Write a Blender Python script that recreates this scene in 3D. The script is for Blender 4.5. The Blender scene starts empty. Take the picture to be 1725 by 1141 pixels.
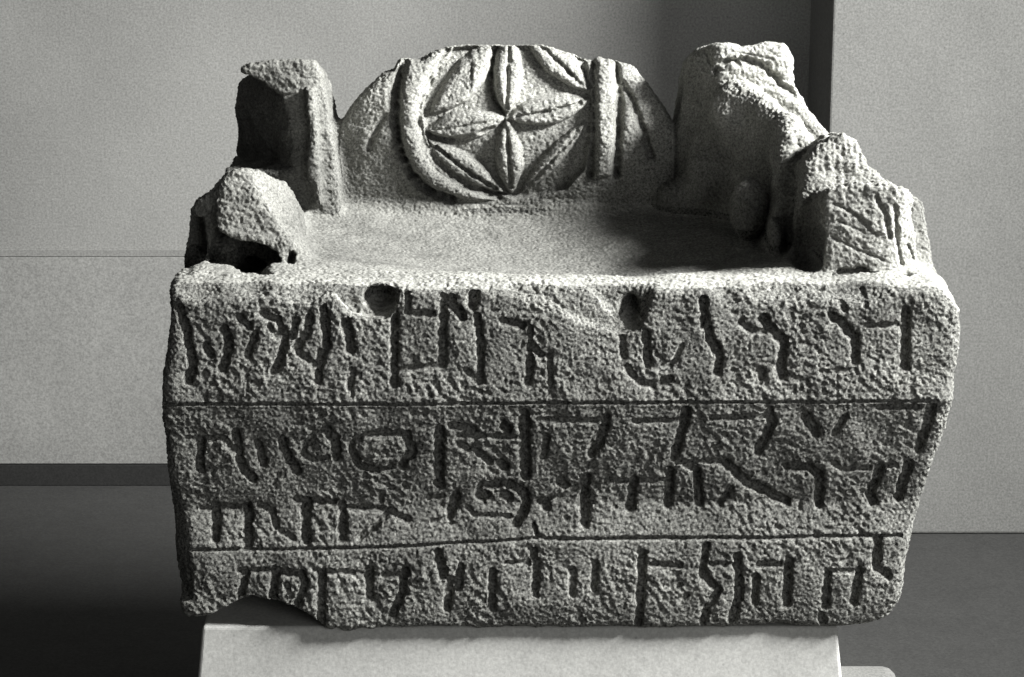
import bpy, math, random
import numpy as np
from mathutils import Vector

# ------------------------------------------------------------------ camera, world, lamps, exposure
C = bpy.data.collections.new('scene'); bpy.context.scene.collection.children.link(C)
SC = bpy.context.scene
F_PX, CX, CY = 4000.0, 862.5, 570.5
CAM_D, CAM_H, PITCH = 2.13, 0.80, math.radians(14)
cam = bpy.data.cameras.new('camera'); cam.sensor_width = 36; cam.lens = 36*F_PX/1725
cam.clip_start = 0.05; cam.clip_end = 60
co = bpy.data.objects.new('camera', cam); C.objects.link(co)
co.location = (0, -CAM_D, CAM_H); co.rotation_euler = (math.pi/2-PITCH, 0, 0)
SC.camera = co

world = bpy.data.worlds.new('World'); SC.world = world; world.use_nodes = True
bg = world.node_tree.nodes['Background']
bg.inputs['Color'].default_value = (1, 1, 1, 1); bg.inputs['Strength'].default_value = 0.05

def lamp(name, kind, loc, target, energy, **kw):
    l = bpy.data.lights.new(name, kind); l.energy = energy
    for k, v in kw.items(): setattr(l, k, v)
    o = bpy.data.objects.new(name, l); C.objects.link(o)
    o.location = loc
    o.rotation_euler = (Vector(target)-Vector(loc)).to_track_quat('-Z', 'Y').to_euler()
    return o
EL, AZ, KD = math.radians(31), math.radians(14), 2.6
key_t = Vector((0.05, 0.25, 0.35))
key_p = key_t + KD*Vector((math.cos(EL)*math.cos(AZ), -math.cos(EL)*math.sin(AZ), math.sin(EL)))
lamp('key_lamp', 'AREA', key_p, (0.22, 0.5, 0.42), 68, shape='RECTANGLE', size=1.1, size_y=0.25, spread=math.radians(70))
lamp('front_fill', 'AREA', (1.5, -2.8, 0.75), (0, 0, 0.1), 20, shape='RECTANGLE', size=1.6, size_y=1.2)  # unseen fill light added at front right to lift the inscribed face
lamp('wall_fill', 'AREA', (0.05, 0.72, 2.0), (0.12, 1.3, 0.7), 1.8, shape='RECTANGLE', size=0.9, size_y=0.3, spread=math.radians(60))  # unseen fill light added overhead to brighten the back wall

SC.view_settings.view_transform = 'Standard'; SC.view_settings.look = 'None'
SC.view_settings.exposure = 0.0; SC.view_settings.gamma = 1.0

# ------------------------------------------------------------------ helpers
cp, sp = math.cos(PITCH), math.sin(PITCH)
def P(px, py, Y=0.0, s=0.0, z0=0.32):
    """photo pixel -> (x, y, z) on the plane y = Y + s*(z - z0)"""
    u = (px-CX)/F_PX; v = -(py-CY)/F_PX
    dx, dy, dz = u, cp+v*sp, -sp+v*cp
    # -D + t*dy = Y + s*(H + t*dz - z0)
    t = (Y + CAM_D + s*(CAM_H-z0))/(dy - s*dz)
    return (t*dx, -CAM_D+t*dy, CAM_H+t*dz)
def XZ(pts, Y=0.0, s=0.0):
    r = np.array([P(a, b, Y, s) for a, b in pts]); return r[:, [0, 2]]

def tag(o, label=None, cat=None, group=None, kind=None):
    if label: o['label'] = label
    if cat: o['category'] = cat
    if group: o['group'] = group
    if kind: o['kind'] = kind
    return o
def empty(name, loc=(0, 0, 0)):
    o = bpy.data.objects.new(name, None); C.objects.link(o); o.location = loc; o.empty_display_size = 0.1
    return o
def mesh_obj(name, V, Q, mat, parent=None, smooth=True):
    V = np.asarray(V, np.float32); Q = np.asarray(Q, np.int32)
    me = bpy.data.meshes.new(name)
    me.vertices.add(len(V)); me.vertices.foreach_set('co', V.ravel())
    k = Q.shape[1]
    me.loops.add(Q.size); me.loops.foreach_set('vertex_index', Q.ravel())
    me.polygons.add(len(Q)); me.polygons.foreach_set('loop_start', np.arange(0, Q.size, k, dtype=np.int32))
    me.polygons.foreach_set('use_smooth', np.full(len(Q), smooth))
    me.update(calc_edges=True); me.validate()
    me.materials.append(mat)
    o = bpy.data.objects.new(name, me); C.objects.link(o)
    if parent: o.parent = parent
    return o

# ------------------------------------------------------------------ numpy noise
rng = np.random.RandomState(7)
PERM = rng.permutation(4096).astype(np.int64)
GR = rng.normal(size=(4096, 3)); GR /= np.linalg.norm(GR, axis=1, keepdims=True); GR = GR.astype(np.float32)
def perlin(p, seed=0):
    p = p.astype(np.float32); i = np.floor(p).astype(np.int64); f = p-i
    w = f*f*f*(f*(f*6-15)+10)
    out = np.zeros(len(p), np.float32)
    for dx in (0, 1):
        a = PERM[(i[:, 0]+dx+seed*131) & 4095]
        wx = w[:, 0] if dx else 1-w[:, 0]
        for dy in (0, 1):
            b = PERM[(a+i[:, 1]+dy) & 4095]
            wy = w[:, 1] if dy else 1-w[:, 1]
            for dz in (0, 1):
                c = PERM[(b+i[:, 2]+dz) & 4095]
                wz = w[:, 2] if dz else 1-w[:, 2]
                g = GR[c]
                out += wx*wy*wz*(g[:, 0]*(f[:, 0]-dx)+g[:, 1]*(f[:, 1]-dy)+g[:, 2]*(f[:, 2]-dz))
    return out*1.6
def worley(p, seed=0):
    """distance to nearest feature point, cell units"""
    p = p.astype(np.float32); i = np.floor(p).astype(np.int64); f = p-i
    best = np.full(len(p), 9, np.float32)
    for dx in (-1, 0, 1):
        a = PERM[(i[:, 0]+dx+seed*97) & 4095]
        for dy in (-1, 0, 1):
            b = PERM[(a+i[:, 1]+dy) & 4095]
            for dz in (-1, 0, 1):
                g = GR[PERM[(b+i[:, 2]+dz) & 4095]]*0.5+0.5
                d = (dx+g[:, 0]-f[:, 0])**2+(dy+g[:, 1]-f[:, 1])**2+(dz+g[:, 2]-f[:, 2])**2
                best = np.minimum(best, d)
    return np.sqrt(best)

# ------------------------------------------------------------------ signed distance sculpting
H = 0.0022
O0 = np.array([-0.36, -0.03, -0.05]); O1 = np.array([0.45, 0.60, 0.57])
AX = [np.arange(O0[k], O1[k], H, dtype=np.float32) for k in range(3)]
NX, NY, NZ = map(len, AX)
G = np.full((NX, NY, NZ), 0.05, np.float32)

def poly2d(pts, X, Z):
    """signed distance of closed polygon on a 2D grid (X, Z broadcastable)"""
    pts = np.asarray(pts, np.float64); n = len(pts)
    X, Z = np.broadcast_arrays(X, Z)
    d = np.full(X.shape, 9.0); ins = np.zeros(X.shape, bool)
    for i in range(n):
        a, b = pts[i], pts[(i+1) % n]
        e = b-a; wx, wz = X-a[0], Z-a[1]
        t = np.clip((wx*e[0]+wz*e[1])/(e@e), 0, 1)
        d = np.minimum(d, (wx-t*e[0])**2+(wz-t*e[1])**2)
        c = ((a[1] > Z) != (b[1] > Z))
        with np.errstate(divide='ignore', invalid='ignore'):
            xi = (b[0]-a[0])*(Z-a[1])/(b[1]-a[1]+1e-12)+a[0]
        ins ^= c & (X < xi)
    d = np.sqrt(d)
    return np.where(ins, -d, d).astype(np.float32)
def smin(a, b, k):
    if k <= 0: return np.minimum(a, b)
    h = np.clip(0.5+0.5*(b-a)/k, 0, 1)
    return b+(a-b)*h-k*h*(1-h)
def sub_slices(lo, hi, pad=0.05):
    s = []
    for k in range(3):
        i0 = max(0, int((lo[k]-pad-O0[k])/H)); i1 = min(len(AX[k]), int((hi[k]+pad-O0[k])/H)+2)
        s.append(slice(i0, i1))
    return tuple(s)
def grids(s):
    return (AX[0][s[0]][:, None, None], AX[1][s[1]][None, :, None], AX[2][s[2]][None, None, :])
def round_max(a, b, r):
    a = a+r; b = b+r
    return np.minimum(np.maximum(a, b), 0)+np.sqrt(np.maximum(a, 0)**2+np.maximum(b, 0)**2)-r
def extrude(pts, y0, y1, r=0.008, k=0.01, s=0.0, z0=0.32, fall=0.0, cut=None, op='add', sx=0.0, cr=0.004):
    """pts: world (x, z) outline at y0, extruded back to y1; the front leans by s, the top falls by `fall` going back"""
    pts = np.asarray(pts)
    lo = (pts[:, 0].min(), min(y0, y1)-0.05, pts[:, 1].min()-0.03); hi = (pts[:, 0].max(), y1+0.05, pts[:, 1].max()+0.03)
    sl = sub_slices(lo, hi); X, Y, Z = grids(sl)
    if fall == 0 and sx == 0:
        d2 = poly2d(pts, X[:, 0, :], Z[0])[:, None, :]
    else:
        d2 = np.empty((X.shape[0], Y.shape[1], Z.shape[2]), np.float32)
        # sheared outline, slice by slice through interpolation of one finer table
        for j in range(Y.shape[1]):
            t = float(Y[0, j, 0])-y0
            d2[:, j, :] = poly2d(pts, X[:, 0, :]-sx*t, Z[0]+fall*t)
    dy = np.maximum(y0+s*(Z-z0)-Y, Y-y1)
    d = round_max(d2, np.broadcast_to(dy, np.broadcast_shapes(d2.shape, dy.shape)), r)
    if cut is not None:
        for (n, p0) in cut:                       # keep the side where n.(p-p0) < 0
            n = np.array(n, float); n /= np.linalg.norm(n)
            pl = (X-p0[0])*n[0]+(Y-p0[1])*n[1]+(Z-p0[2])*n[2]
            d = round_max(d, np.broadcast_to(pl.astype(np.float32), d.shape), cr)
    g = G[sl]
    if op == 'add': G[sl] = smin(g, d, k)
    else: G[sl] = -smin(-g, d, k)
def blob(c, rad, k=0.008, op='add'):
    c = np.array(c); rad = np.array(rad)
    sl = sub_slices(c-rad, c+rad); X, Y, Z = grids(sl)
    q = np.sqrt(((X-c[0])/rad[0])**2+((Y-c[1])/rad[1])**2+((Z-c[2])/rad[2])**2)
    d = ((q-1)*rad.min()).astype(np.float32)
    g = G[sl]
    if op == 'add': G[sl] = smin(g, d, k)
    else: G[sl] = -smin(-g, d, k)

# -- block: outline of the inscribed face, extruded back; its top is dished as a seat
FRONT = XZ([(282, 502), (292, 489), (420, 484), (700, 487), (1000, 489), (1300, 484), (1500, 474), (1560, 477), (1588, 491), (1608, 512), (1620, 530),
            (1621, 565), (1613, 630), (1597, 720), (1567, 820), (1543, 900), (1527, 960), (1517, 1008), (1498, 1040),
            (1462, 1056), (1300, 1057), (1000, 1060), (700, 1062), (556, 1063), (430, 1064), (345, 1040), (312, 1040), (300, 1020),
            (296, 960), (284, 850), (274, 720), (275, 640), (280, 560)])
ZTOP = P(900, 487)[2]
extrude(FRONT, 0.0, 0.54, r=0.010, k=0)
DISH = [(0.01, 0.25, 0.20, 0.15, 0.032), (0.13, 0.20, 0.14, 0.12, 0.014), (-0.07, 0.30, 0.12, 0.10, 0.004)]
X, Y, Z = grids((slice(None), slice(None), slice(None)))
top = np.zeros((NX, NY, 1), np.float32)+ZTOP+0.004
for cx_, cy_, rx_, ry_, dep in DISH:
    q = ((X-cx_)/rx_)**2+((Y-cy_)/ry_)**2
    top -= dep*np.exp(-q**1.5)
top -= 0.010*np.exp(-(Y/0.025)**1.0)*1.0           # worn front lip
G = np.maximum(G, (Z-top)*0.97)

# -- backrest with low wall either side
BY, BS = 0.395, 0.30
back = XZ([(560, 365), (566, 215), (585, 190), (604, 168), (625, 142), (645, 124), (664, 118), (672, 98), (690, 97), (705, 98), (728, 86),
           (752, 78), (800, 76), (845, 73), (880, 72), (915, 74), (945, 84), (985, 101), (1000, 104), (1006, 96), (1030, 103), (1055, 108),
           (1070, 112), (1092, 144), (1112, 170), (1130, 200), (1140, 222), (1140, 365)], BY, BS)
back[:, 1] += 0.013*np.clip((back[:, 1]-ZTOP-0.05)/0.06, 0, 1)
extrude(back, BY, 0.50, r=0.010, k=0.016, s=BS, fall=0.26)
wall = XZ([(535, 360), (535, 225), (560, 206), (575, 208), (600, 215), (1120, 222), (1150, 212), (1170, 220), (1170, 360)], 0.42)
extrude(wall, 0.42, 0.49, r=0.008, k=0.01, fall=0.2)

# -- left post with its broken, hollow face
lpost = XZ([(382, 365), (378, 285), (376, 240), (378, 190), (380, 150), (384, 130), (404, 116), (416, 108), (450, 101), (500, 100), (528, 103),
            (540, 120), (548, 165), (556, 205), (566, 250), (575, 365)], 0.355)
extrude(lpost, 0.355, 0.50, r=0.007, k=0.01, fall=0.22)
hollow = XZ([(360, 104), (392, 118), (420, 130), (445, 141), (476, 162), (492, 195), (500, 230), (506, 262), (500, 290), (360, 290)], 0.345)
extrude(hollow, 0.30, 0.52, r=0.004, k=0.003, op='sub', cut=[((0.84, 0.54, 0.05), P(498, 200, 0.345))])
rib = XZ([(523, 350), (518, 300), (520, 200), (515, 150), (528, 150), (536, 220), (540, 300), (545, 350)], 0.342)
extrude(rib, 0.338, 0.38, r=0.005, k=0.008)
blob(P(512, 335, 0.33), (0.012, 0.02, 0.016), op='sub')

# -- left armrest: broken sheet leaning on its seat side, with the cavity under it
larm = XZ([(372, 480), (362, 420), (361, 330), (366, 298), (378, 282), (402, 271), (438, 274), (468, 288), (486, 322), (500, 372), (525, 430), (565, 480)], 0.13)
extrude(larm, 0.125, 0.36, r=0.006, k=0.010, s=0.35, z0=0.33, fall=0.34,
        cut=[((0.80, -0.30, 0.62), P(440, 330, 0.14))])
outer = XZ([(312, 480), (308, 440), (310, 415), (316, 385), (318, 352), (328, 338), (345, 325), (365, 310), (395, 300), (420, 480)], 0.15)
extrude(outer, 0.15, 0.40, r=0.008, k=0.012, fall=0.25)
cave = XZ([(357, 392), (372, 398), (402, 408), (436, 414), (462, 426), (478, 448), (484, 466), (420, 468), (340, 462), (350, 430)], 0.12)
extrude(cave, 0.04, 0.185, r=0.004, k=0.004, op='sub')
chan = XZ([(338, 345), (358, 345), (362, 440), (335, 442), (328, 430), (334, 390)], 0.22)
extrude(chan, 0.04, 0.175, r=0.004, k=0.004, op='sub')
blob(P(425, 448, 0.20), (0.018, 0.05, 0.013), op='sub', k=0.003)
blob(P(385, 425, 0.19), (0.016, 0.03, 0.022), k=0.006)
blob(P(355, 462, 0.10), (0.02, 0.025, 0.008), k=0.008)
blob(P(470, 462, 0.08), (0.012, 0.02, 0.007), k=0.008)
blob(P(491, 437, 0.12), (0.004, 0.02, 0.008), op='sub', k=0.002)
blob(P(375, 467, 0.06), (0.009, 0.02, 0.005), op='sub', k=0.002)
# hollow in the lip left of the sheet
blob(P(352, 472, 0.06), (0.03, 0.03, 0.004), k=0.01)

# -- right armrest: stepped broken wall running forward, seat side cut diagonally
xb = P(1150, 300, 0.40)[0]; xf = P(1392, 400, 0.06)[0]
nx = np.array([-(0.40-0.06), -(xf-xb), 0.0])   # normal pointing to the seat side
_d = P(1348, 250, 0.25)[0]-xb
ndiag = (-(0.40-0.25), -_d, 0.01)
inner = ((nx[0], nx[1], 0.10), (xf, 0.06, 0.40))
rpost = XZ([(1120, 365), (1140, 240), (1152, 190), (1160, 118), (1170, 88), (1190, 72), (1215, 68), (1250, 76), (1290, 70), (1322, 72), (1336, 92),
            (1340, 146), (1366, 186), (1392, 214), (1425, 240), (1470, 290), (1490, 365)], 0.36)
extrude(rpost, 0.355, 0.52, r=0.012, k=0.01, fall=0.20, s=0.05, cut=[(ndiag, (xb+0.004, 0.40, 0.45))])
rfront = XZ([(1150, 400), (1160, 220), (1180, 160), (1205, 135), (1240, 123), (1275, 130), (1310, 158), (1345, 196), (1362, 215), (1352, 300), (1345, 400)], 0.30)
extrude(rfront, 0.22, 0.44, r=0.006, k=0.004, fall=0.12, cr=0.022, cut=[(ndiag, (xb, 0.40, 0.45))])
mid = XZ([(1300, 480), (1330, 400), (1343, 320), (1352, 262), (1372, 236), (1392, 220), (1412, 214), (1434, 222), (1446, 238), (1460, 268), (1482, 290),
          (1515, 308), (1546, 330), (1550, 480)], 0.20)
extrude(mid, 0.17, 0.42, r=0.006, k=0.006, s=0.55, z0=0.40, fall=0.22, cut=[inner])
frontc = XZ([(1386, 485), (1388, 420), (1390, 330), (1398, 316), (1440, 306), (1500, 304), (1535, 318), (1548, 336), (1550, 385), (1554, 430), (1550, 450),
             (1540, 462), (1570, 490)], 0.055)
extrude(frontc, 0.05, 0.30, r=0.006, k=0.006, s=0.10, fall=0.20, cut=[((0.75, -0.65, 0), P(1508, 400, 0.05))])
for c_, r_ in ((P(1195, 305, 0.37), (.026, .03, .032)), (P(1235, 190, 0.345), (.022, .02, .026)), (P(1325, 240, 0.27), (.014, .02, .026)),
               (P(1150, 330, 0.39), (.03, .03, .018)), (P(1320, 300, 0.25), (.012, .02, .03))):
    blob(c_, r_, k=0.014)
shelf = XZ([(1290, 480), (1292, 425), (1300, 400), (1312, 350), (1335, 330), (1345, 345), (1335, 400), (1320, 480)], 0.20)
extrude(shelf, 0.20, 0.28, r=0.004, k=0.004)
blob(P(1262, 352, 0.262), (0.019, 0.022, 0.032), k=0.004)
blob(P(1358, 405, 0.11), (0.019, 0.06, 0.036), k=0.002, op='sub')
fin = XZ([(1324, 425), (1328, 370), (1340, 335), (1352, 345), (1346, 400), (1336, 430)], 0.19)
extrude(fin, 0.185, 0.24, r=0.002, k=0.002, s=0.3)
fin2 = XZ([(1298, 436), (1300, 400), (1306, 378), (1314, 390), (1312, 425), (1306, 440)], 0.17)
extrude(fin2, 0.165, 0.21, r=0.002, k=0.002, s=0.3)
blob(P(1248, 112, 0.31), (0.030, 0.03, 0.006), k=0.004, op='sub')
blob(P(1454, 458, 0.055), (0.008, 0.012, 0.006), k=0.002, op='sub')
blob(P(1430, 462, 0.05), (0.012, 0.010, 0.004), k=0.002, op='sub')
# swell of the block right of the arm
blob(P(1500, 482, 0.08), (0.045, 0.05, 0.012), k=0.012)

# -- chips and pits in the block
chip1 = XZ([(548, 470), (556, 500), (590, 536), (650, 540), (664, 520), (664, 480)], 0.0)
extrude(chip1, -0.05, 0.012, r=0.004, k=0.004, s=-0.20, z0=0.30, op='sub')
blob(P(638, 512, 0.006), (0.015, 0.045, 0.012), op='sub', k=0.004)
for (pts, dpt, sl_) in (([(880, 470), (905, 500), (935, 520), (975, 545), (1055, 566), (1080, 470)], 0.008, 0.35),
                        ([(985, 470), (1000, 500), (1040, 545), (1080, 560), (1110, 470)], 0.014, 0.3),
                        ([(440, 470), (450, 500), (520, 515), (548, 500), (548, 470)], 0.006, 0.3)):
    extrude(XZ(pts, 0.0), -0.05, dpt, r=0.003, k=0.006, s=sl_, z0=0.30, op='sub')
blob(P(1065, 530, 0.004), (0.011, 0.040, 0.016), op='sub', k=0.004)
ledge = XZ([(240, 600), (330, 600), (324, 760), (322, 900), (326, 1010), (240, 1020)])
extrude(ledge, -0.05, 0.06, r=0.002, k=0.003, op='sub', cut=[((0.773, 0.634, 0.133), P(316, 900, 0.0))])
undercut = XZ([(338, 1042), (384, 1021), (420, 1006), (466, 1012), (520, 1030), (550, 1053), (552, 1090), (338, 1090)], 0.0)
extrude(undercut, -0.05, 0.11, r=0.004, k=0.004, op='sub')
for cx_, cy_ in ((1410, 472), (1475, 470), (1360, 476), (1530, 468), (1575, 492)):
    blob(P(cx_, cy_, 0.045), (0.007, 0.008, 0.003), k=0.002, op='sub')
# worn bottom edge
for i in range(26):
    px = 570+i*36+rng.uniform(-10, 10)
    blob(P(px, 1062, 0.0), (rng.uniform(.006, .016), .012, rng.uniform(.003, .006)), op='sub', k=0.003)
for i in range(14):
    blob(P(rng.uniform(300, 1560), 488+rng.uniform(-2, 8), 0.0), (rng.uniform(.012, .03), rng.uniform(.008, .014), rng.uniform(.008, .014)), op='sub', k=0.006)
# worn top edge
for i in range(30):
    px = 300+i*43+rng.uniform(-14, 14)
    blob(P(px, 486+rng.uniform(-3, 6), -0.004), (rng.uniform(.008, .02), .010, rng.uniform(.003, .008)), op='sub', k=0.005)

# ------------------------------------------------------------------ surface nets
def surface_nets(G):
    S = G < 0
    nx_, ny_, nz_ = G.shape
    cnt = np.zeros((nx_-1, ny_-1, nz_-1), np.uint8)
    for a in (0, 1):
        for b in (0, 1):
            for c in (0, 1):
                cnt += S[a:nx_-1+a, b:ny_-1+b, c:nz_-1+c]
    act = np.argwhere((cnt > 0) & (cnt < 8))
    idx = np.full(cnt.shape, -1, np.int32); idx[act[:, 0], act[:, 1], act[:, 2]] = np.arange(len(act))
    corners = [(a, b, c) for a in (0, 1) for b in (0, 1) for c in (0, 1)]
    val = {c: G[act[:, 0]+c[0], act[:, 1]+c[1], act[:, 2]+c[2]] for c in corners}
    acc = np.zeros((len(act), 3), np.float64); n = np.zeros(len(act))
    for c0 in corners:
        for ax in range(3):
            if c0[ax]: continue
            c1 = list(c0); c1[ax] = 1; c1 = tuple(c1)
            v0, v1 = val[c0], val[c1]; m = (v0 < 0) != (v1 < 0)
            t = np.where(m, v0/np.where(m, v0-v1, 1), 0)
            p = np.array(c0, float)[None]+np.zeros((len(act), 3)); p[:, ax] = t
            acc += p*m[:, None]; n += m
    V = (act+acc/n[:, None])*H+O0
    quads = []
    for ax in range(3):
        o = [1, 1, 1]; o[ax] = 0
        s0 = tuple(slice(1 if k != ax else 0, (-1 if k != ax else S.shape[k]-1)) for k in range(3))
        s1 = tuple(slice(1 if k != ax else 1, (-1 if k != ax else S.shape[k])) for k in range(3))
        A, B = S[s0], S[s1]
        e = np.argwhere(A != B)
        flip = A[e[:, 0], e[:, 1], e[:, 2]]
        base = e+np.array([1 if k != ax else 0 for k in range(3)])
        b1, b2 = [(1, 2), (2, 0), (0, 1)][ax]
        def cell(d1, d2):
            q = base.copy(); q[:, b1] -= d1; q[:, b2] -= d2
            return idx[q[:, 0], q[:, 1], q[:, 2]]
        q = np.stack([cell(1, 1), cell(0, 1), cell(0, 0), cell(1, 0)], 1)
        q[~flip] = q[~flip][:, ::-1]
        quads.append(q)
    Q = np.concatenate(quads)
    Q = Q[(Q >= 0).all(1)]
    return V, Q
V, Q = surface_nets(G)
del G

def vnormals(V, Q):
    n = np.cross(V[Q[:, 2]]-V[Q[:, 0]], V[Q[:, 3]]-V[Q[:, 1]])
    N = np.zeros_like(V)
    for k in range(4):
        for a in range(3):
            N[:, a] += np.bincount(Q[:, k], n[:, a], len(V))
    return N/(np.linalg.norm(N, axis=1, keepdims=True)+1e-12)
def smooth(V, Q, it, lam=0.5):
    for _ in range(it):
        S_ = np.zeros_like(V); cnt = np.zeros(len(V))
        for k in range(4):
            for o_ in (1, 3):
                for a in range(3): S_[:, a] += np.bincount(Q[:, k], V[Q[:, (k+o_) % 4], a], len(V))
                cnt += np.bincount(Q[:, k], minlength=len(V))
        V = V+lam*(S_/np.maximum(cnt, 1)[:, None]-V)
    return V
def subdivide(V, Q):
    n = len(V)
    E = np.concatenate([np.stack([Q[:, k], Q[:, (k+1) % 4]], 1) for k in range(4)])
    Es = np.sort(E, 1); keyv = Es[:, 0].astype(np.int64)*n+Es[:, 1]
    u, inv = np.unique(keyv, return_inverse=True)
    mid_ = (V[u//n]+V[u % n])/2
    inv = inv.reshape(4, len(Q))+n
    cen = V[Q].mean(1); ci = np.arange(len(Q))+n+len(u)
    V2 = np.concatenate([V, mid_, cen])
    Q2 = np.concatenate([np.stack([Q[:, k], inv[k], ci, inv[(k+3) % 4]], 1) for k in range(4)])
    return V2, Q2
V = smooth(V, Q, 2)
V, Q = subdivide(V, Q)
V = smooth(V, Q, 1, 0.4)
N = vnormals(V, Q)

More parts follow.
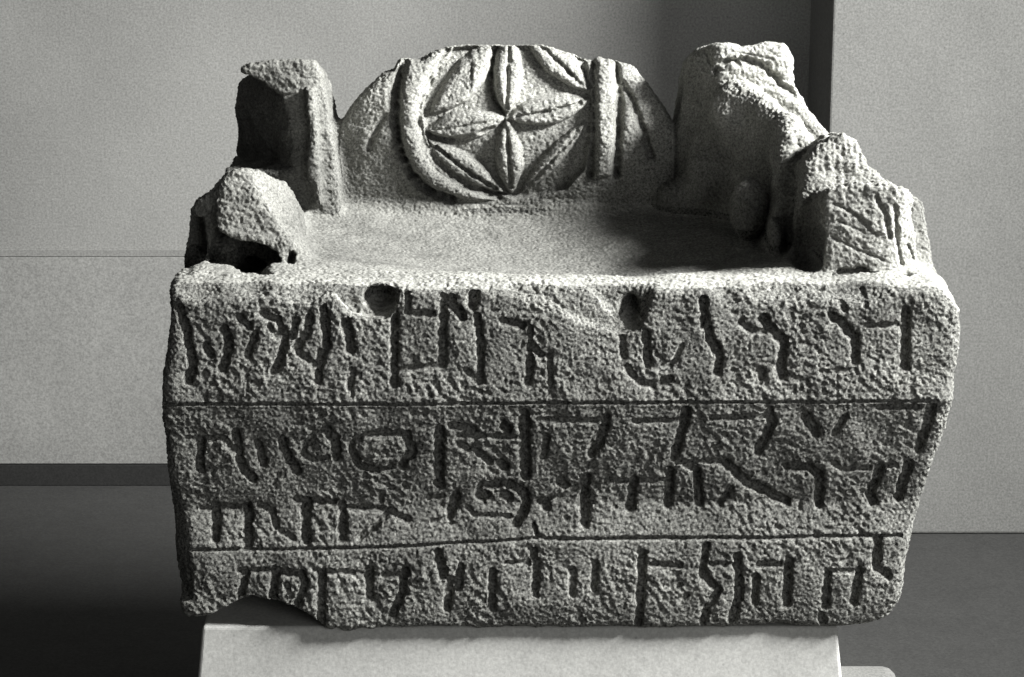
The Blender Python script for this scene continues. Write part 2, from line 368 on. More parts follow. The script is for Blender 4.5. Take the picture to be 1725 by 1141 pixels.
# ------------------------------------------------------------------ carved strokes
# one entry per carved letter, each a list of (points in photo pixels on the inscribed face, width, depth in mm)
L = [
 # first line
 [([(1462, 553), (1522, 551)], 7, 3), ([(1529, 528), (1526, 622)], 13, 6), ([(1459, 500), (1461, 520)], 6, 2)],
 [([(1404, 537), (1427, 554), (1443, 574), (1443, 612)], 13, 6), ([(1386, 628), (1430, 626)], 7, 2)],
 [([(1414, 509), (1428, 526)], 9, 3)],
 [([(1288, 541), (1307, 565), (1322, 578), (1318, 634)], 14, 6), ([(1250, 548), (1266, 561), (1290, 562)], 8, 3.5), ([(1283, 628), (1284, 638)], 13, 4)],
 [([(1187, 511), (1188, 541), (1199, 579), (1214, 600), (1209, 630)], 13, 6), ([(1150, 585), (1137, 612), (1120, 620)], 6, 2.5)],
 [([(1089, 566), (1092, 618)], 11, 4.5), ([(1057, 622), (1073, 643), (1100, 651), (1130, 640)], 9, 3), ([(1049, 571), (1051, 603)], 8, 3)],
 [([(664, 529), (664, 652)], 11, 6), ([(685, 496), (685, 533), (728, 534)], 8, 3.5), ([(747, 508), (746, 560), (745, 618)], 14, 5), ([(672, 626), (740, 618)], 7, 3)],
 [([(757, 508), (760, 520), (779, 536)], 17, 6), ([(797, 500), (797, 518)], 17, 6), ([(803, 540), (811, 588), (808, 640)], 12, 5), ([(783, 625), (806, 645)], 7, 3)],
 [([(846, 545), (882, 553)], 9, 4), ([(893, 556), (892, 600)], 7, 3), ([(893, 606), (890, 648)], 12, 4.5)],
 [([(925, 602), (927, 648)], 7, 3), ([(900, 590), (912, 602)], 10, 4)],
 [([(582, 548), (591, 592)], 15, 6), ([(592, 625), (590, 655)], 9, 3)],
 [([(545, 527), (549, 585)], 14, 6), ([(520, 538), (514, 565), (500, 590)], 14, 5), ([(504, 600), (528, 618)], 9, 4), ([(541, 598), (535, 644)], 12, 5)],
 [([(440, 533), (466, 545), (479, 571), (476, 598), (460, 628)], 12, 5.5), ([(452, 553), (466, 572)], 7, 3.5), ([(428, 566), (415, 602)], 10, 4), ([(497, 543), (490, 572)], 9, 4)],
 [([(377, 560), (385, 582), (373, 624)], 14, 5.5), ([(402, 541), (418, 556)], 11, 4.5), ([(346, 588), (354, 600)], 12, 4)],
 [([(300, 526), (317, 582), (324, 618), (316, 642)], 14, 5.5)],
 # second line
 [([(1482, 688), (1548, 687)], 7, 4), ([(1571, 688), (1563, 725), (1549, 760)], 14, 5.5)],
 [([(1426, 702), (1404, 734)], 8, 3.5), ([(1358, 702), (1376, 732)], 14, 5)],
 [([(1200, 707), (1290, 704)], 7, 3), ([(1297, 694), (1301, 718), (1278, 766)], 14, 5.5)],
 [([(1068, 712), (1140, 710)], 7, 3), ([(1157, 694), (1151, 722), (1136, 775)], 14, 5.5)],
 [([(912, 710), (1012, 710)], 7, 3), ([(1022, 706), (1014, 741), (998, 768)], 13, 5), ([(922, 738), (915, 775)], 9, 3.5)],
 [([(884, 700), (886, 806)], 18, 6)],
 [([(773, 737), (866, 739)], 7, 3), ([(788, 724), (795, 730)], 17, 5), ([(850, 720), (856, 726)], 15, 5), ([(762, 719), (772, 722)], 12, 4), ([(773, 750), (790, 763)], 7, 3), ([(801, 763), (827, 785)], 10, 4), ([(845, 787), (851, 790)], 17, 5)],
 [([(740, 730), (740, 820)], 17, 6)],
 [([(603, 740), (640, 731), (682, 734), (694, 766), (668, 792), (632, 800), (603, 786), (590, 755), (603, 740)], 9, 4), ([(684, 736), (695, 764), (674, 790)], 14, 5)],
 [([(546, 728), (564, 741), (567, 772)], 15, 5), ([(532, 730), (512, 750), (510, 770), (530, 781), (550, 774)], 6, 2.5)],
 [([(474, 745), (482, 770), (497, 798)], 14, 5), ([(434, 752), (442, 786)], 14, 5)],
 [([(341, 745), (373, 740), (391, 758)], 8, 3.5), ([(395, 734), (405, 790), (424, 813)], 13, 5), ([(336, 746), (336, 796)], 13, 5)],
 # third line
 [([(1534, 788), (1517, 845)], 14, 5.5)],
 [([(1408, 786), (1420, 796), (1466, 794)], 7, 3), ([(1486, 795), (1469, 840), (1474, 852)], 15, 6), ([(1490, 790), (1512, 790)], 7, 3)],
 [([(1330, 791), (1367, 794), (1383, 806), (1383, 856)], 13, 6)],
 [([(1228, 788), (1257, 817), (1298, 838), (1327, 851)], 15, 6), ([(1233, 830), (1212, 857)], 9, 4)],
 [([(1142, 784), (1222, 782)], 7, 3), ([(1176, 798), (1180, 856)], 13, 5.5), ([(1156, 790), (1172, 796)], 8, 3), ([(1131, 800), (1127, 858)], 13, 5.5), ([(1083, 817), (1124, 815)], 6, 3)],
 [([(1069, 816), (1063, 862)], 14, 5.5), ([(1030, 818), (1060, 818)], 6, 3)],
 [([(987, 812), (986, 888)], 15, 6), ([(912, 851), (950, 844), (976, 828)], 10, 4), ([(945, 819), (952, 826)], 16, 5), ([(913, 856), (922, 862)], 14, 4.5)],
 [([(812, 824), (855, 821), (882, 836), (888, 858), (868, 889)], 13, 5.5), ([(808, 838), (816, 842)], 20, 5), ([(848, 840), (856, 846)], 15, 4), ([(788, 862), (800, 874), (860, 876)], 6, 2.5)],
 [([(768, 840), (758, 876)], 15, 5), ([(722, 846), (745, 842)], 6, 2.5), ([(750, 880), (728, 886)], 6, 2.5)],
 [([(585, 863), (642, 864)], 7, 3), ([(655, 869), (632, 892), (604, 911)], 7, 3), ([(655, 866), (688, 882)], 9, 3.5), ([(575, 858), (577, 911)], 14, 5)],
 [([(496, 849), (560, 853)], 10, 4), ([(514, 854), (515, 915)], 16, 6)],
 [([(435, 859), (456, 868), (464, 894)], 9, 4), ([(415, 862), (417, 922)], 15, 6), ([(371, 862), (400, 862)], 6, 3), ([(361, 858), (361, 910)], 13, 5.5), ([(338, 866), (354, 866)], 6, 3), ([(470, 900), (494, 912)], 7, 3)],
 # fourth line
 [([(1480, 911), (1477, 960), (1497, 970)], 12, 5.5)],
 [([(1393, 962), (1436, 962)], 7, 3), ([(1394, 968), (1389, 1020)], 12, 5), ([(1448, 962), (1438, 1012)], 13, 5.5), ([(1384, 1034), (1386, 1044)], 13, 4)],
 [([(1278, 952), (1314, 952)], 8, 3.5), ([(1274, 972), (1272, 1012)], 10, 4.5), ([(1329, 947), (1325, 1016)], 14, 6)],
 [([(1243, 939), (1245, 1003), (1233, 1042)], 14, 5.5), ([(1198, 952), (1237, 952)], 6, 3)],
 [([(1190, 922), (1183, 968), (1212, 993), (1192, 1019), (1184, 1045)], 11, 5)],
 [([(1082, 935), (1080, 982), (1077, 1054)], 13, 5.5), ([(1097, 952), (1146, 954)], 7, 3)],
 [([(1002, 950), (1002, 991)], 11, 4.5)],
 [([(965, 960), (965, 1000)], 10, 4)],
 [([(899, 931), (904, 953), (901, 1000)], 11, 4.5), ([(854, 950), (891, 950)], 6, 3)],
 [([(830, 966), (830, 1020)], 13, 5), ([(776, 957), (771, 989)], 11, 4.5)],
 [([(738, 933), (748, 971)], 16, 6), ([(759, 976), (754, 1024)], 12, 5)],
 [([(646, 972), (674, 969)], 8, 3.5), ([(683, 964), (676, 1000), (663, 1031)], 14, 5.5), ([(622, 964), (622, 1006)], 13, 5)],
 [([(545, 964), (594, 965)], 7, 3), ([(543, 966), (542, 1054)], 13, 6)],
 [([(476, 965), (508, 968), (513, 985), (503, 1016)], 12, 5), ([(482, 985), (492, 1005)], 6, 2.5)],
 [([(403, 962), (456, 963)], 7, 3.5), ([(413, 968), (406, 1005)], 12, 5), ([(463, 962), (460, 1016)], 14, 6)],
]
RULES = [([(278, 683), (450, 682), (700, 682), (900, 680), (1165, 679), (1400, 678), (1578, 676)], 5.5, 4),
         ([(322, 930), (480, 929), (600, 926), (700, 922), (800, 917), (905, 911)], 5, 3.5),
         ([(899, 889), (905, 906), (921, 912), (1160, 910), (1291, 910), (1400, 906), (1520, 906)], 6, 4)]
SCR = [([(1411, 632), (1411, 690)], 3, 2.5)]

RES = 0.0005
def raster(x0, x1, z0, z1):
    xs = np.arange(x0, x1, RES); zs = np.arange(z0, z1, RES)
    return dict(x0=x0, z0=z0, xs=xs, zs=zs, h=np.zeros((len(xs), len(zs)), np.float32), lab=np.zeros((len(xs), len(zs)), np.int16))
def seg_dist(R, pts, pad):
    lo = pts.min(0)-pad; hi = pts.max(0)+pad
    i0, i1 = max(0, int((lo[0]-R['x0'])/RES)), min(len(R['xs']), int((hi[0]-R['x0'])/RES)+1)
    j0, j1 = max(0, int((lo[1]-R['z0'])/RES)), min(len(R['zs']), int((hi[1]-R['z0'])/RES)+1)
    Xg, Zg = R['xs'][i0:i1, None], R['zs'][None, j0:j1]
    d = np.full((i1-i0, j1-j0), 9.0)
    for a, b in zip(pts[:-1], pts[1:]):
        e = b-a; t = np.clip(((Xg-a[0])*e[0]+(Zg-a[1])*e[1])/(e@e+1e-12), 0, 1)
        d = np.minimum(d, (Xg-a[0]-t*e[0])**2+(Zg-a[1]-t*e[1])**2)
    return (slice(i0, i1), slice(j0, j1)), np.sqrt(d), Xg, Zg
def carve(R, pts, w, dep, lab=0, flat=0.5, wob=0.20):
    """groove with steep walls and a flattish floor; w in metres, dep in metres"""
    sl, d, Xg, Zg = seg_dist(R, pts, w*1.5)
    q = np.stack(np.broadcast_arrays(Xg*180, Zg*180), -1).reshape(-1, 2)
    nz = perlin(np.concatenate([q, np.full((len(q), 1), 3.3)], 1)).reshape(d.shape)
    hw = w/2*(1+wob*2*nz)
    prof = np.clip((hw-d)/(hw*(1-flat)+1e-6), 0, 1); prof = prof*prof*(3-2*prof)
    soft = np.clip((hw*1.75-d)/(hw*1.4), 0, 1)**2*0.25
    R['h'][sl] = np.maximum(R['h'][sl], dep*np.maximum(prof*(1+0.5*nz), soft))
    if lab: R['lab'][sl] = np.where(d < hw, lab, R['lab'][sl])
def sample(R, x, z, key_='h'):
    i = (x-R['x0'])/RES; j = (z-R['z0'])/RES
    i = np.clip(i, 0, len(R['xs'])-2); j = np.clip(j, 0, len(R['zs'])-2)
    if key_ == 'lab': return R['lab'][np.round(i).astype(int), np.round(j).astype(int)]
    i0 = i.astype(int); j0 = j.astype(int); u = i-i0; v = j-j0; A = R[key_]
    return (A[i0, j0]*(1-u)*(1-v)+A[i0+1, j0]*u*(1-v)+A[i0, j0+1]*(1-u)*v+A[i0+1, j0+1]*u*v)

RF = raster(-0.34, 0.43, -0.03, 0.34)
PX = 1/1830.0
for li, letter in enumerate(L):
    for pts, w, dep in letter:
        carve(RF, XZ(pts), (w+6.0)*PX, dep*1.6e-3, lab=li+1)
for ri, (pts, w, dep) in enumerate(RULES): carve(RF, XZ(pts), (w+2)*PX, dep*1.5e-3, lab=200+ri, wob=0.1)
for pts, w, dep in SCR: carve(RF, XZ(pts), w*PX, dep*1e-3, lab=0)

for i in range(110):                             # larger vesicles and bruises between the letters
    px, py = rng.uniform(290, 1590), rng.uniform(495, 1040)
    if px > 1600-(py-500)*0.2: continue
    a = rng.uniform(0, math.pi); ln = rng.uniform(1, 14)
    carve(RF, XZ([(px, py), (px+ln*math.cos(a), py+ln*math.sin(a))]), rng.uniform(6, 15)*PX, rng.uniform(1.2, 3.6)*1e-3, flat=0.0, wob=0.4)
# rosette on the backrest: grooves cut round leaves, ring and outer bands
RB = raster(-0.22, 0.22, 0.30, 0.60)
def XZb(pts): return XZ([(a, b-9-8*max(0, min(1, (300-b)/200))) for a, b in pts], BY, BS)
def bcarve(pts, w, dep, flat=0.0): carve(RB, XZb(pts), w*1.25/1590.0, dep*1.35e-3, lab=1, flat=flat, wob=0.06)
def field(pts, hgt, edge):
    """raise (hgt < 0) or sink (hgt > 0) an outlined area with rounded shoulders"""
    pw = XZb(pts); lo = pw.min(0)-.002; hi = pw.max(0)+.002
    i0, i1 = max(0, int((lo[0]-RB['x0'])/RES)), int((hi[0]-RB['x0'])/RES); j0, j1 = max(0, int((lo[1]-RB['z0'])/RES)), int((hi[1]-RB['z0'])/RES)
    Xg, Zg = RB['xs'][i0:i1, None], RB['zs'][None, j0:j1]
    dd = -poly2d(pw, Xg, Zg)
    q = np.stack(np.broadcast_arrays(Xg*90, Zg*90), -1).reshape(-1, 2)
    dd = dd+0.0012*perlin(np.concatenate([q, np.full((len(q), 1), 7.7)], 1)).reshape(dd.shape)
    t = np.clip(dd/edge, 0, 1)
    RB['h'][i0:i1, j0:j1] += hgt*1e-3*np.sqrt(np.clip(1-(1-t)**2, 0, 1))
def lens(a, b, w0, w1=None, hgt=8, edge=0.010, rib=3.5):
    """pointed leaf from a to b, bulging w0 px to one side and w1 px to the other, with a cut midrib"""
    w1 = w0 if w1 is None else w1
    a = np.array(a, float); b = np.array(b, float); d = b-a; n = np.array([-d[1], d[0]])/np.linalg.norm(d)
    T = np.linspace(0, 1, 12)
    up_ = [tuple(a+d*t+n*w0*np.sin(math.pi*t)**0.8) for t in T]; dn = [tuple(a+d*t-n*w1*np.sin(math.pi*t)**0.8) for t in T[::-1]]
    field(up_+dn[1:-1], -hgt, edge)
    if rib:
        pts = [tuple(a+d*t+n*(w0-w1)*0.5*math.sin(math.pi*t)) for t in (0.12, 0.35, 0.6, 0.88)]
        R_ = dict(RB); R_['h'] = np.zeros_like(RB['h']); R_['lab'] = RB['lab']
        carve(R_, XZb(pts), 12/1590, rib*1e-3, lab=0, flat=0.0, wob=0.2); RB['h'] += R_['h']
ctr = (853, 207); tN, tE, tS, tW = (858, 70), (994, 178), (862, 340), (716, 226)
field([(716, 226), (712, 190), (722, 155), (740, 125), (765, 98), (800, 78), (858, 66), (915, 72), (960, 96), (990, 120), (997, 178), (994, 240), (985, 290),
       (955, 325), (910, 342), (862, 344), (815, 334), (775, 310), (745, 280), (725, 252)], 9, 0.005)
lens(ctr, tN, 25, 25, 10, rib=4)
lens(ctr, tE, 25, 22, 10, rib=4)
lens(ctr, tS, 24, 24, 8, rib=4)
lens(ctr, tW, 22, 26, 10, rib=2.5)
lens((880, 76), (992, 166), 20, 28, 10, rib=5)
lens((722, 240), (852, 336), 27, 20, 10, rib=6)
lens((726, 200), (836, 82), 34, 20, 11, edge=0.014, rib=0)
lens((878, 336), (986, 214), 14, 18, 7, rib=3)
bcarve([(690, 98), (678, 130), (668, 170), (667, 215), (676, 262), (694, 300), (722, 330), (760, 345)], 20, 8)
field([(672, 110), (700, 104), (740, 108), (718, 150), (706, 190), (705, 225), (712, 258), (735, 292), (775, 322), (840, 346), (790, 348), (735, 330), (700, 296), (684, 262), (676, 220), (677, 175)], -5, 0.008)
field([(1000, 104), (1034, 108), (1038, 160), (1036, 215), (1032, 300), (1000, 305), (1002, 200)], -5, 0.008)
RB2 = dict(RB); RB2['h'] = np.zeros_like(RB['h'])
def badd(pts, w, dep): carve(RB2, XZb(pts), w*1.25/1590.0, dep*1e-3, lab=0, flat=0.0, wob=0.07)
badd([(752, 105), (728, 140), (711, 178), (708, 215), (720, 250), (738, 275), (762, 300), (795, 322), (840, 340)], 16, 5)
badd([(838, 74), (829, 120), (827, 165), (838, 190), (850, 200)], 17, 7)
badd([(720, 234), (750, 240), (790, 236), (830, 222)], 12, 4)
badd([(998, 112), (998, 170), (998, 230), (994, 300)], 15, 6)
badd([(1036, 112), (1043, 160), (1041, 215), (1038, 300)], 18, 8)
badd([(1046, 150), (1064, 180), (1080, 220), (1096, 270)], 16, 6)
badd([(650, 205), (632, 232), (622, 258)], 14, 4)
RB['h'] += RB2['h']

# creases on the broken front of the right armrest
RA_ = raster(0.24, 0.43, 0.30, 0.48)
for pts, w_, dp in (([(1478, 335), (1492, 362), (1500, 402)], 12, 5), ([(1508, 348), (1514, 390), (1521, 452)], 13, 6), ([(1405, 345), (1440, 362), (1478, 400)], 7, 2.5),
                    ([(1400, 400), (1440, 420), (1490, 440)], 7, 2.5), ([(1410, 372), (1450, 390)], 6, 2), ([(1535, 420), (1545, 445)], 8, 4)):
    carve(RA_, XZ(pts, 0.055, 0.1), w_/1790, dp*1e-3, flat=0.1)
RP_ = raster(0.15, 0.36, 0.40, 0.56)
for pts, w_, dp in (([(1206, 120), (1225, 104), (1258, 100), (1286, 112), (1312, 136), (1335, 158)], 17, 9), ([(1188, 84), (1196, 104), (1206, 122)], 10, 4),
                    ([(1232, 88), (1262, 92), (1300, 100)], 6, 2)):
    carve(RP_, XZ(pts, 0.355, 0.05), w_/1620, dp*1e-3, flat=0.1, wob=0.4)
# ------------------------------------------------------------------ displacement
x, y, z = V[:, 0].copy(), V[:, 1].copy(), V[:, 2].copy()
front_w = np.clip((-N[:, 1]-0.35)/0.3, 0, 1)*np.clip((0.035-y)/0.01, 0, 1)*np.clip((ZTOP+0.004-z)/0.004, 0, 1)
hy = sample(RF, x, z)
back_w = np.clip((-N[:, 1]-0.15)/0.3, 0, 1)*np.clip((y-0.355)/0.01, 0, 1)*np.clip((0.455-y)/0.01, 0, 1)*((x > -0.185) & (x < 0.175) & (z > ZTOP-0.03))
hb = 1.7*sample(RB, x, z)
# soft pillowing of the rosette panel is left to the wide grooves; rough stone relief
low = perlin(V/0.07, 1)*0.0030+perlin(V/0.028, 2)*0.0016
Vs = V.copy(); Vs[:, 0] = V[:, 0]*0.9+V[:, 2]*0.35       # tool marks run slanting
med = perlin(Vs/np.array([0.0060, 0.0085, 0.0085]), 3)*0.65+perlin(Vs/0.0042, 13)*0.5+perlin(V/0.0024, 14)*0.35
med = np.where(med < 0, med*1.45, med*0.75)
groove = np.clip(hy/0.004, 0, 1)*front_w
fine = perlin(V/0.0027, 4)
broken = np.clip((z-ZTOP-0.012)/0.02, 0, 1)*np.clip((abs(x+0.0)-0.175)/0.02, 0, 1)
rough = 0.5-np.abs(perlin(V/np.array([0.045, 0.045, 0.03]), 5))*2+0.45*perlin(V/np.array([0.02, 0.02, 0.007]), 9)
seat_w = np.clip((N[:, 2]-0.6)/0.3, 0, 1)*(1-broken)*np.clip((ZTOP+0.03-z)/0.01, 0, 1)*np.clip((y-0.06)/0.04, 0, 1)
pitn = worley(V/0.0105, 6); pits = np.clip(0.40-pitn, 0, 1)/0.40*(perlin(V/0.03, 15) > -0.05)+0.8*np.clip(0.30-worley(V/0.022, 16), 0, 1)/0.30
patch = np.clip(perlin(V/0.05, 8)*1.9+0.6, 0.18, 1.35)
amp_m = 0.0021*np.clip(front_w+0.15, 0, 1)*patch*(1-0.5*groove) + 0.0009*(1-front_w)*(1-0.6*seat_w)
amp_f = 0.0012*(1-0.25*seat_w)
disp = low*(1-0.5*seat_w)+med*amp_m+fine*amp_f+rough*0.0020*broken
arm_w = np.clip((-N[:, 1]-0.3)/0.3, 0, 1)*((y > 0.04) & (y < 0.12) & (x > 0.26) & (z > ZTOP+0.004))
post_w = np.clip((-N[:, 1]-0.1)/0.3, 0, 1)*((y > 0.30) & (y < 0.44) & (x > 0.17))
stri = perlin(V/np.array([0.0045, 0.02, 0.02]), 21)*np.clip((x-0.28)/0.02, 0, 1)*np.clip((z-ZTOP-0.07)/0.02, 0, 1)*np.clip((0.27-y)/0.03, 0, 1)
disp += stri*0.0022+seat_w*0.0011*perlin(V/np.array([0.022, 0.006, 0.006]), 23)
disp -= pits*(0.0020*front_w*patch+0.0005*(1-front_w)*(1-0.7*seat_w))
V = V+N*disp[:, None].astype(np.float64)
zb0, zb1 = ZTOP+0.01, ZTOP+0.165
pil = np.clip(1-((z-(zb0+zb1)/2)/((zb1-zb0)/2))**2, 0, 1)*np.clip(1-(np.abs(x)/0.19)**4, 0, 1)
zr1 = np.interp(x, [P(a, b)[0] for a, b in RULES[0][0]], [P(a, b)[2] for a, b in RULES[0][0]])
zr2 = np.interp(x, [P(320, 930)[0], P(800, 917)[0], P(1520, 906)[0]], [P(320, 930)[2], P(800, 917)[2], P(1520, 906)[2]])
t1 = (z-zr1)/0.10; t2 = (zr1-z)/(zr1-zr2); t3 = (zr2-z)/0.06     # registers: upper leans back, middle undercut, lower leans back again
reg = np.where(z > zr1, 0.010*np.clip(t1, 0, 1.2), np.where(z > zr2, np.interp(t2, [0, 0.03, 0.74, 1.0], [0.0, 0.002, 0.0105, 0.0035]), 0.0035-0.007*np.clip(t3, 0, 1)))
V[:, 1] += reg*1.25*np.clip((0.09-y)/0.07, 0, 1)
V[:, 1] += sample(RA_, x, z)*arm_w+sample(RP_, x, z)*post_w+hy*front_w+hb*back_w-0.032*pil*back_w

# ------------------------------------------------------------------ materials
def nodes(mat):
    mat.use_nodes = True; nt = mat.node_tree; nt.nodes.clear()
    out = nt.nodes.new('ShaderNodeOutputMaterial'); b = nt.nodes.new('ShaderNodeBsdfPrincipled')
    nt.links.new(b.outputs[0], out.inputs[0]); return nt, b
def noise(nt, vec, scale, detail=6, rough=0.6):
    n = nt.nodes.new('ShaderNodeTexNoise'); n.inputs['Scale'].default_value = scale
    n.inputs['Detail'].default_value = detail; n.inputs['Roughness'].default_value = rough
    nt.links.new(vec, n.inputs['Vector']); return n.outputs['Fac']
def ramp(nt, fac, stops):
    r = nt.nodes.new('ShaderNodeValToRGB'); nt.links.new(fac, r.inputs[0])
    while len(r.color_ramp.elements) < len(stops): r.color_ramp.elements.new(0.5)
    for e, (p, c) in zip(r.color_ramp.elements, stops): e.position = p; e.color = (c, c, c*0.975, 1)
    return r.outputs[0]
def mul(nt, a, b_, fac=1.0, mode='MULTIPLY'):
    m = nt.nodes.new('ShaderNodeMix'); m.data_type = 'RGBA'; m.blend_type = mode; m.inputs['Factor'].default_value = fac
    nt.links.new(a, m.inputs['A']); nt.links.new(b_, m.inputs['B']); return m.outputs['Result']
def bump(nt, b, h, strength, dist, prev=None):
    bp = nt.nodes.new('ShaderNodeBump'); bp.inputs['Strength'].default_value = strength; bp.inputs['Distance'].default_value = dist
    nt.links.new(h, bp.inputs['Height'])
    if prev is not None: nt.links.new(prev, bp.inputs['Normal'])
    nt.links.new(bp.outputs[0], b.inputs['Normal']); return bp.outputs[0]
def stone_mat(name, base=0.30, grain=1.0, bs=0.8, seat=True):
    m = bpy.data.materials.new(name); nt, b = nodes(m)
    tc = nt.nodes.new('ShaderNodeTexCoord').outputs['Object']
    c = ramp(nt, noise(nt, tc, 11, 9, 0.68), [(0.32, base*0.68), (0.68, base*1.28)])
    g = ramp(nt, noise(nt, tc, 420, 3, 0.7), [(0.32, 1-0.62*grain), (0.5, 0.95), (0.68, 1+0.5*grain)])
    c = mul(nt, c, g)
    v = nt.nodes.new('ShaderNodeTexVoronoi'); v.inputs['Scale'].default_value = 330; nt.links.new(tc, v.inputs['Vector'])
    c = mul(nt, c, ramp(nt, v.outputs['Distance'], [(0.08, 0.35), (0.22, 1.0)]), 0.6)
    if seat:                                   # shade in the sitting hollow and lower backrest painted in; front lip stays pale
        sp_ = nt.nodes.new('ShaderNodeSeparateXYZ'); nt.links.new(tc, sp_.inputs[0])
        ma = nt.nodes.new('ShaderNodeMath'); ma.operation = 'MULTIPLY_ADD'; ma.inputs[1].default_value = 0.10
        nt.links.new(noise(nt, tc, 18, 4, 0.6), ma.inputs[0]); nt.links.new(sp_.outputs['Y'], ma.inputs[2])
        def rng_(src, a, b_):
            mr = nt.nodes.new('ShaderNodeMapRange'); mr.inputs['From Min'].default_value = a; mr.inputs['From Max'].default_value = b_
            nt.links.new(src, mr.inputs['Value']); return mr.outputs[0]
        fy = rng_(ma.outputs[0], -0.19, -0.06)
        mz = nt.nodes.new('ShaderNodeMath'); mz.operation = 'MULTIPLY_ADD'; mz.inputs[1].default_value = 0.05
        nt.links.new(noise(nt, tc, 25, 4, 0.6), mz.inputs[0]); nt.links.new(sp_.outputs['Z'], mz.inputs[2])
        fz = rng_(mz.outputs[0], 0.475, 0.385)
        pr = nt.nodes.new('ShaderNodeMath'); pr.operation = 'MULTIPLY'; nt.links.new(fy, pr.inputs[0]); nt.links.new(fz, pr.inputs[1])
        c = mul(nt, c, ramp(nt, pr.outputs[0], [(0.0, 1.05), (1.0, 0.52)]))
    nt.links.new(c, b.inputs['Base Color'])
    b.inputs['Roughness'].default_value = 0.92; b.inputs['Specular IOR Level'].default_value = 0.25
    n1 = bump(nt, b, noise(nt, tc, 260, 5, 0.7), bs, 0.0016)
    bump(nt, b, noise(nt, tc, 700, 3, 0.7), bs*0.7, 0.0007, n1)
    return m
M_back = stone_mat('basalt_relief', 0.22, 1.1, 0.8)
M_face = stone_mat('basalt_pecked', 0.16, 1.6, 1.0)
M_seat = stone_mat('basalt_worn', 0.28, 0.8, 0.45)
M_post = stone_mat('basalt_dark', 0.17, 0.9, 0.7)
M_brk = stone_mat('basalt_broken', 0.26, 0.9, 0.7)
def plaster(name, base, var=0.22, sc=2.2, speck=True, rough=0.9, spk=0.35, gr=1.0):
    m = bpy.data.materials.new(name); nt, b = nodes(m)
    tc = nt.nodes.new('ShaderNodeTexCoord').outputs['Object']
    c = ramp(nt, noise(nt, tc, sc, 6, 0.55), [(0.3, base*(1-var)), (0.7, base*(1+var))])
    c = mul(nt, c, ramp(nt, noise(nt, tc, 330, 3, 0.7), [(0.32, 1-0.28*gr), (0.68, 1+0.25*gr)]))
    if speck:
        v = nt.nodes.new('ShaderNodeTexVoronoi'); v.inputs['Scale'].default_value = 38; nt.links.new(tc, v.inputs['Vector'])
        c = mul(nt, c, ramp(nt, v.outputs['Distance'], [(0.035, 0.25), (0.06, 1.0)]), spk)
    nt.links.new(c, b.inputs['Base Color']); b.inputs['Roughness'].default_value = rough
    b.inputs['Specular IOR Level'].default_value = 0.2
    bump(nt, b, noise(nt, tc, 60, 6, 0.6), 0.25, 0.002)
    return m
M_wall = plaster('painted_plaster', 0.20)
M_pier = plaster('pier_plaster', 0.14)
M_dado = plaster('dado_plaster', 0.20)
M_skirt = plaster('dark_skirting_paint', 0.02, speck=False)
M_floor = plaster('dark_floor', 0.03, 0.08, 30, speck=False, rough=0.8)
M_slab = plaster('slab_whitewash', 0.14, 0.1, 7, spk=0.3)
M_trim = plaster('dado_trim_paint', 0.2, 0.1, 7)
M_ped = plaster('white_plinth_paint', 0.52, 0.12, 7, spk=0.35, gr=0.6)

# ------------------------------------------------------------------ split the stone into its parts
cen = V[Q].mean(1); fc = np.stack([x[Q].mean(1), y[Q].mean(1), z[Q].mean(1)], 1)   # undisplaced centres
fw = front_w[Q].mean(1)
lab = np.zeros(len(Q), np.int32)      # 0 block
lfc = sample(RF, fc[:, 0], fc[:, 2], 'lab')
isf = fw > 0.35
lab[isf & (lfc > 0)] = lfc[isf & (lfc > 0)]
SEAT, BACK, LP, RP, LA, RA, ROS, PANEL = 301, 302, 303, 304, 305, 306, 307, 308
up = fc[:, 2] > ZTOP+0.006
seat_zone = (fc[:, 2] > ZTOP-0.06) & (~isf) & (fc[:, 1] > 0.006) & (fc[:, 1] < 0.5) & (N[Q].mean(1)[:, 2] > 0.35) & ~up
lab[(lab == 0) & isf] = PANEL
lab[seat_zone] = SEAT
lab[up & (abs(fc[:, 0]) < 0.20) & (fc[:, 1] > 0.33)] = BACK
lp_x = P(560, 250, 0.38)[0]; rp_x = xb-0.012
lab[up & (fc[:, 0] < lp_x) & (fc[:, 1] > 0.325) & (fc[:, 0] > P(375, 250, 0.36)[0])] = LP
lab[up & (fc[:, 0] < lp_x) & ~((fc[:, 1] > 0.325) & (fc[:, 0] > P(375, 250, 0.36)[0]))] = LA
lab[up & (fc[:, 0] > rp_x) & (fc[:, 1] > 0.27)] = RP
lab[up & (fc[:, 0] > rp_x) & (fc[:, 1] <= 0.27)] = RA
rb = sample(RB, fc[:, 0], fc[:, 2], 'lab')
bwf = back_w[Q].mean(1)
rin = poly2d(XZ([(720, 200), (745, 130), (800, 85), (870, 76), (940, 90), (985, 130), (992, 200), (985, 290), (920, 335), (840, 335), (770, 300), (730, 250)], BY, BS)+np.array([0, 0.008]), fc[:, 0], fc[:, 2]) < 0
lab[(lab == BACK) & (bwf > 0.4) & rin] = ROS

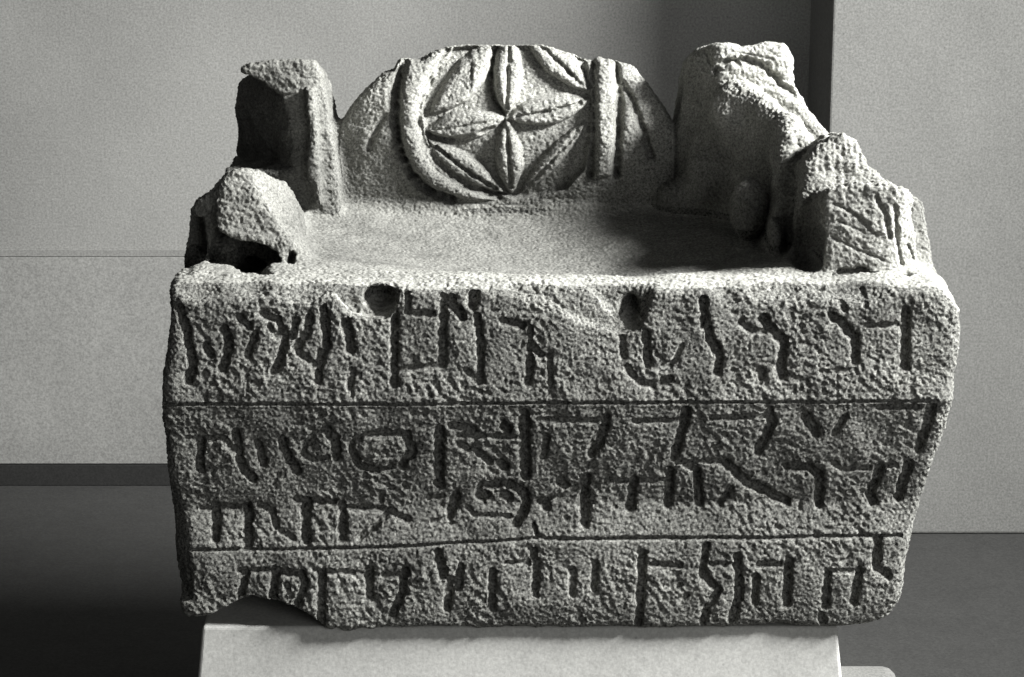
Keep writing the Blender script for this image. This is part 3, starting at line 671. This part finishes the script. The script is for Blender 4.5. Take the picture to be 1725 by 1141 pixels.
root = empty('stone_chair', (0.05, 0.27, float(P(900, 1060)[2])))
tag(root, 'broken basalt chair with inscribed front and rosette on its backrest, on the white plinth', 'stone chair')
off = np.array(root.location)
def part(code, name, mat, parent, label=None):
    m = lab == code
    if m.sum() < 3: return None
    q = Q[m]; u, inv = np.unique(q, return_inverse=True)
    o = mesh_obj(name, V[u]-off, inv.reshape(q.shape), mat, parent)
    if label: o['label'] = label
    return o
part(0, 'block', M_face, root)
panel = part(PANEL, 'inscribed_panel', M_face, root)
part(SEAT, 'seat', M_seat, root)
bk = part(BACK, 'backrest', M_back, root)
part(ROS, 'rosette', M_back, bk)
part(LP, 'post', M_post, root, 'left post with a dark hollow broken into its face')
part(RP, 'post', M_brk, root, 'right post with a pale cap over a shaded inner face')
part(LA, 'armrest', M_brk, root, 'left armrest broken to a thin leaning sheet over a dark cavity')
part(RA, 'armrest', M_brk, root, 'right armrest with stepped pale broken faces')
for i in range(len(L)): part(i+1, 'carved_letter', M_face, panel)
for i in range(len(RULES)): part(200+i, 'ruled_line', M_face, panel)

# ------------------------------------------------------------------ plinth and room
def box(name, x0, x1, y0, y1, z0, z1, mat, parent=None, bev=0.0, seg=3, nsub=0):
    import bmesh
    bm = bmesh.new(); bmesh.ops.create_cube(bm, size=1)
    for v in bm.verts:
        v.co = Vector(((x0+x1)/2+v.co.x*(x1-x0), (y0+y1)/2+v.co.y*(y1-y0), (z0+z1)/2+v.co.z*(z1-z0)))
    if bev: bmesh.ops.bevel(bm, geom=bm.edges[:], offset=bev, segments=seg, affect='EDGES', profile=0.5)
    me = bpy.data.meshes.new(name); bm.to_mesh(me); bm.free(); me.materials.append(mat)
    for p in me.polygons: p.use_smooth = False
    o = bpy.data.objects.new(name, me); C.objects.link(o)
    if parent: o.parent = parent
    return o
FLOOR = -0.25
ZB = float(V[:, 2].min())
pxl = P(343, 1060, 0.014)[0]; pxr = P(1408, 1075, 0.014)[0]
pl = box('plinth', pxl, pxr, 0.006, 0.50, FLOOR, ZB+0.006, M_ped, bev=0.003)
for v in pl.data.vertices:                      # sides batter outward towards the floor
    t = (ZB+0.006-v.co.z)
    v.co.y -= 0.16*t*(1 if v.co.y < 0.2 else -1); v.co.x += 0.10*t*(1 if v.co.x > 0 else -1)
tag(pl, 'white painted plinth under the stone chair, in front of the dark floor', 'plinth')
sl = box('step_slab', pxr+0.012, 0.40, -0.30, 0.20, FLOOR, -0.130, M_slab, bev=0.014)
tag(sl, 'low white slab on the floor against the right side of the plinth', 'slab')

floor = box('floor', -4, 4, -3.5, 4, FLOOR-0.05, FLOOR, M_floor); tag(floor, kind='structure')
WY = 1.2
w = box('back_wall', -4, 1.6, WY, WY+0.1, FLOOR, 3.2, M_wall); tag(w, kind='structure')
xe = P(1402, 20, 0.97)[0]
zd = P(200, 432, WY-0.02)[2]; zs = P(200, 785, WY-0.02)[2]
tr = box('dado_trim', -4, xe-0.002, WY-0.006, WY-0.002, zd-0.003, zd+0.006, M_trim); tag(tr, kind='structure')
d = box('dado', -4, xe-0.002, WY-0.008, WY-0.002, zs, zd-0.004, M_dado); tag(d, kind='structure')
s_ = box('skirting', -4, xe-0.002, WY-0.010, WY-0.002, FLOOR+0.001, zs-0.002, M_skirt); tag(s_, kind='structure')
p_ = box('wall_pier', xe, 3.0, 0.97, WY-0.003, FLOOR, 3.2, M_pier, bev=0.004); tag(p_, kind='structure')
print('verts', len(V), 'quads', len(Q), 'zmin', ZB, 'ztop', ZTOP, 'pier x', xe)
